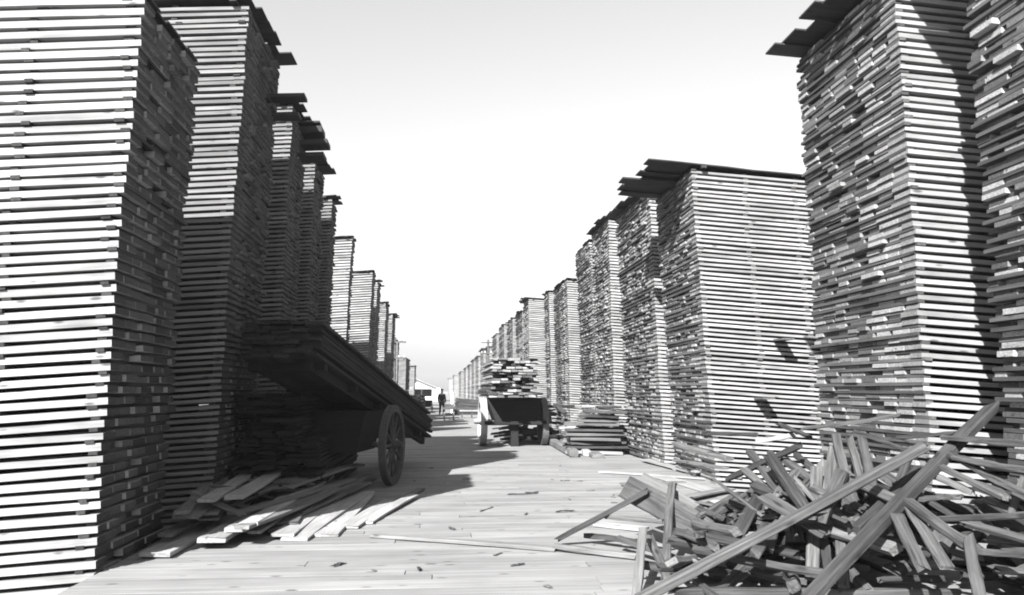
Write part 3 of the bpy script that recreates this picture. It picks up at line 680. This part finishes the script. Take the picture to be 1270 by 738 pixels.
# wall with a real opening
b.box(-hx, -1.2, 0, 0.15, 0, we); b.box(2.6, hx - 0.3, 0, 0.15, 0, we); b.box(-1.2, 2.6, 0, 0.15, 0, 1.15)
b.prism([(-hx, we + 0.002), (hx - 0.3, we + 0.002), (0, hr - 0.1)], 0, 0.15)
b.box(-hx, -hx + 0.15, 0.152, 9, 0, we); b.box(hx - 0.45, hx - 0.3, 0.152, 9, 0, we); b.box(-hx, hx - 0.3, 9.002, 9.15, 0, we)
b.build('wall', [M_WALL], sh)
b = MB(); b.prism([(-hx - 0.5, we - 0.15), (-hx - 0.5, we - 0.02), (0, hr + 0.05), (0, hr - 0.08)], -0.5, 9.6); b.prism([(0.002, hr - 0.08), (0.002, hr + 0.05), (hx + 0.5, we - 0.25), (hx + 0.5, we - 0.38)], -0.5, 9.6)
b.build('roof', [M_TIN], sh)
b = MB(); b.box(-1.1, 2.5, 3.0, 3.1, 0.01, we - 0.05); b.build('opening_shade_panel', [M_VOID], sh)  # panel coloured near black to show the shade inside the opening
b = MB(); b.box(hx + 0.25, hx + 0.35, -0.3, -0.2, 0, we - 0.25); b.build('porch_post', [M_POLE], sh)
b = MB(); b.box(0.9, 1.0, -0.35, -0.25, 0, 2.5); b.build('porch_post', [M_POLE], sh)
# white round tank/sign by the shed
tk = empty('round_sign', (-0.75, 118, 0)); tag(tk, 'small white round disc on a thin post beside the shed', 'sign')
b = MB(); b.tube((0, -0.03, 1.75), (0, 0.03, 1.75), 0.34, 0.34, 24); b.build('disc', [M_WHITE], tk)
b = MB(); b.tube((0, 0.08, 0), (0, 0.08, 1.9), 0.04, 0.04, 8); b.build('post', [M_POLE], tk)

# ---------------------------------------------------------------- person
def person(loc, rz):
    pts = {'pel': (0, 0, .93), 'sp': (0, .01, 1.12), 'ch': (0, 0, 1.32), 'nk': (0, -.01, 1.47), 'hd0': (0, -.03, 1.55), 'hd1': (0, -.03, 1.66),
           'hl': (.09, 0, .88), 'kl': (.11, -.16, .50), 'al': (.11, -.10, .08), 'tl': (.12, -.25, .04),
           'hr': (-.09, 0, .88), 'kr': (-.10, -.02, .49), 'ar': (-.10, .22, .10), 'tr': (-.10, .10, .04),
           'sl': (.18, 0, 1.38), 'el': (.24, .05, 1.12), 'wl': (.24, -.10, .90), 'pl': (.235, -.15, .82),
           'sr': (-.18, 0, 1.38), 'er': (-.25, .02, 1.12), 'wr': (-.23, -.14, .92), 'pr': (-.225, -.19, .85)}
    rad_ = {'pel': (.15, .11), 'sp': (.14, .10), 'ch': (.17, .115), 'nk': (.055, .055), 'hd0': (.075, .085), 'hd1': (.078, .09),
            'hl': (.09, .09), 'kl': (.06, .06), 'al': (.042, .045), 'tl': (.04, .03), 'hr': (.09, .09), 'kr': (.06, .06), 'ar': (.042, .045), 'tr': (.04, .03),
            'sl': (.065, .065), 'el': (.045, .045), 'wl': (.03, .03), 'pl': (.035, .02), 'sr': (.065, .065), 'er': (.045, .045), 'wr': (.03, .03), 'pr': (.035, .02)}
    ed = [('pel', 'sp'), ('sp', 'ch'), ('ch', 'nk'), ('nk', 'hd0'), ('hd0', 'hd1'), ('pel', 'hl'), ('hl', 'kl'), ('kl', 'al'), ('al', 'tl'), ('pel', 'hr'), ('hr', 'kr'), ('kr', 'ar'), ('ar', 'tr'),
          ('ch', 'sl'), ('sl', 'el'), ('el', 'wl'), ('wl', 'pl'), ('ch', 'sr'), ('sr', 'er'), ('er', 'wr'), ('wr', 'pr')]
    ks = list(pts)
    def skin(name, sel, scale, mat, parent=None):
        kk = [k for k in ks if k in sel]; me = bpy.data.meshes.new(name)
        me.from_pydata([pts[k] for k in kk], [(kk.index(a), kk.index(c)) for a, c in ed if a in kk and c in kk], []); me.materials.append(mat)
        o = bpy.data.objects.new(name, me); COL.objects.link(o); o.parent = parent
        m = o.modifiers.new('skin', 'SKIN'); m.use_smooth_shade = True
        sv = me.skin_vertices[0].data
        for i, k in enumerate(kk): sv[i].radius = (rad_[k][0] * scale, rad_[k][1] * scale)
        sv[0].use_root = True
        u = o.modifiers.new('sub', 'SUBSURF'); u.levels = 2; u.render_levels = 2
        return o
    body = skin('person', ks, 1.0, M_SKIN); body.location = loc; body.rotation_euler = (0, 0, rz)
    tag(body, 'person in dark clothes standing far away in the middle of the alley near the shed', 'person')
    skin('jacket', ['pel', 'sp', 'ch', 'sl', 'el', 'wl', 'sr', 'er', 'wr'], 1.3, M_CLOTH, body)
    skin('trousers', ['pel', 'hl', 'kl', 'al', 'hr', 'kr', 'ar'], 1.35, M_CLOTH, body)
    b = MB(); b.tube((0, -.03, 1.655), (0, -.03, 1.67), .17, .17, 20); b.tube((0, -.03, 1.672), (0, -.03, 1.78), .105, .09, 20); b.build('hat', [M_CLOTH], body)
    for s in (.11, -.10):
        pass
person((-0.1, 54, 0), rad(10))

# ---------------------------------------------------------------- light, sky, air
SUN = Vector((0.55, 1.0, -0.87)).normalized()
ld = bpy.data.lights.new('sun', 'SUN'); ld.energy = 5.0; ld.angle = rad(0.55); ld.color = (1, 0.995, 0.985)
lo = bpy.data.objects.new('sun', ld); COL.objects.link(lo); lo.rotation_euler = SUN.to_track_quat('-Z', 'Y').to_euler(); lo.location = (-5, -10, 20)
W = bpy.data.worlds.new('World'); S.world = W; W.use_nodes = True
n = W.node_tree.nodes; l = W.node_tree.links; bg = n['Background']
sky = n.new('ShaderNodeTexSky'); sky.sky_type = 'NISHITA'; sky.sun_disc = False
sky.sun_elevation = math.asin(-SUN.z); sky.sun_rotation = math.atan2(-SUN.x, -SUN.y)
sky.air_density = 3.5; sky.dust_density = 0.3; sky.ozone_density = 1.0
# black and white plate: it records one value, the middle of the spectrum
sp = n.new('ShaderNodeSeparateColor'); l.new(sky.outputs[0], sp.inputs[0]); l.new(sp.outputs[1], bg.inputs['Color'])
bg.inputs['Strength'].default_value = 0.05

HZ = True
if HZ:
    b = MB(); b.box(-60, 60, -15, 420, -1.75, 9.5)
    m = bpy.data.materials.new('haze'); m.use_nodes = True; nn = m.node_tree.nodes
    nn.remove(nn['Principled BSDF']); v = nn.new('ShaderNodeVolumePrincipled'); v.inputs['Color'].default_value = (0.95, 0.95, 0.95, 1)
    v.inputs['Density'].default_value = 0.00045; v.inputs['Anisotropy'].default_value = 0.2
    m.node_tree.links.new(v.outputs[0], nn['Material Output'].inputs['Volume'])
    tag(b.build('haze', [m]), kind='stuff')

S.view_settings.view_transform = 'Standard'; S.view_settings.look = 'None'; S.view_settings.gamma = 1; S.view_settings.use_curve_mapping = False
S.view_settings.exposure = 1.8
S.render.engine = 'CYCLES'
S.cycles.filter_width = 1.9
S.cycles.max_bounces = 6; S.cycles.diffuse_bounces = 3; S.cycles.volume_bounces = 1
S.cycles.use_denoising = True
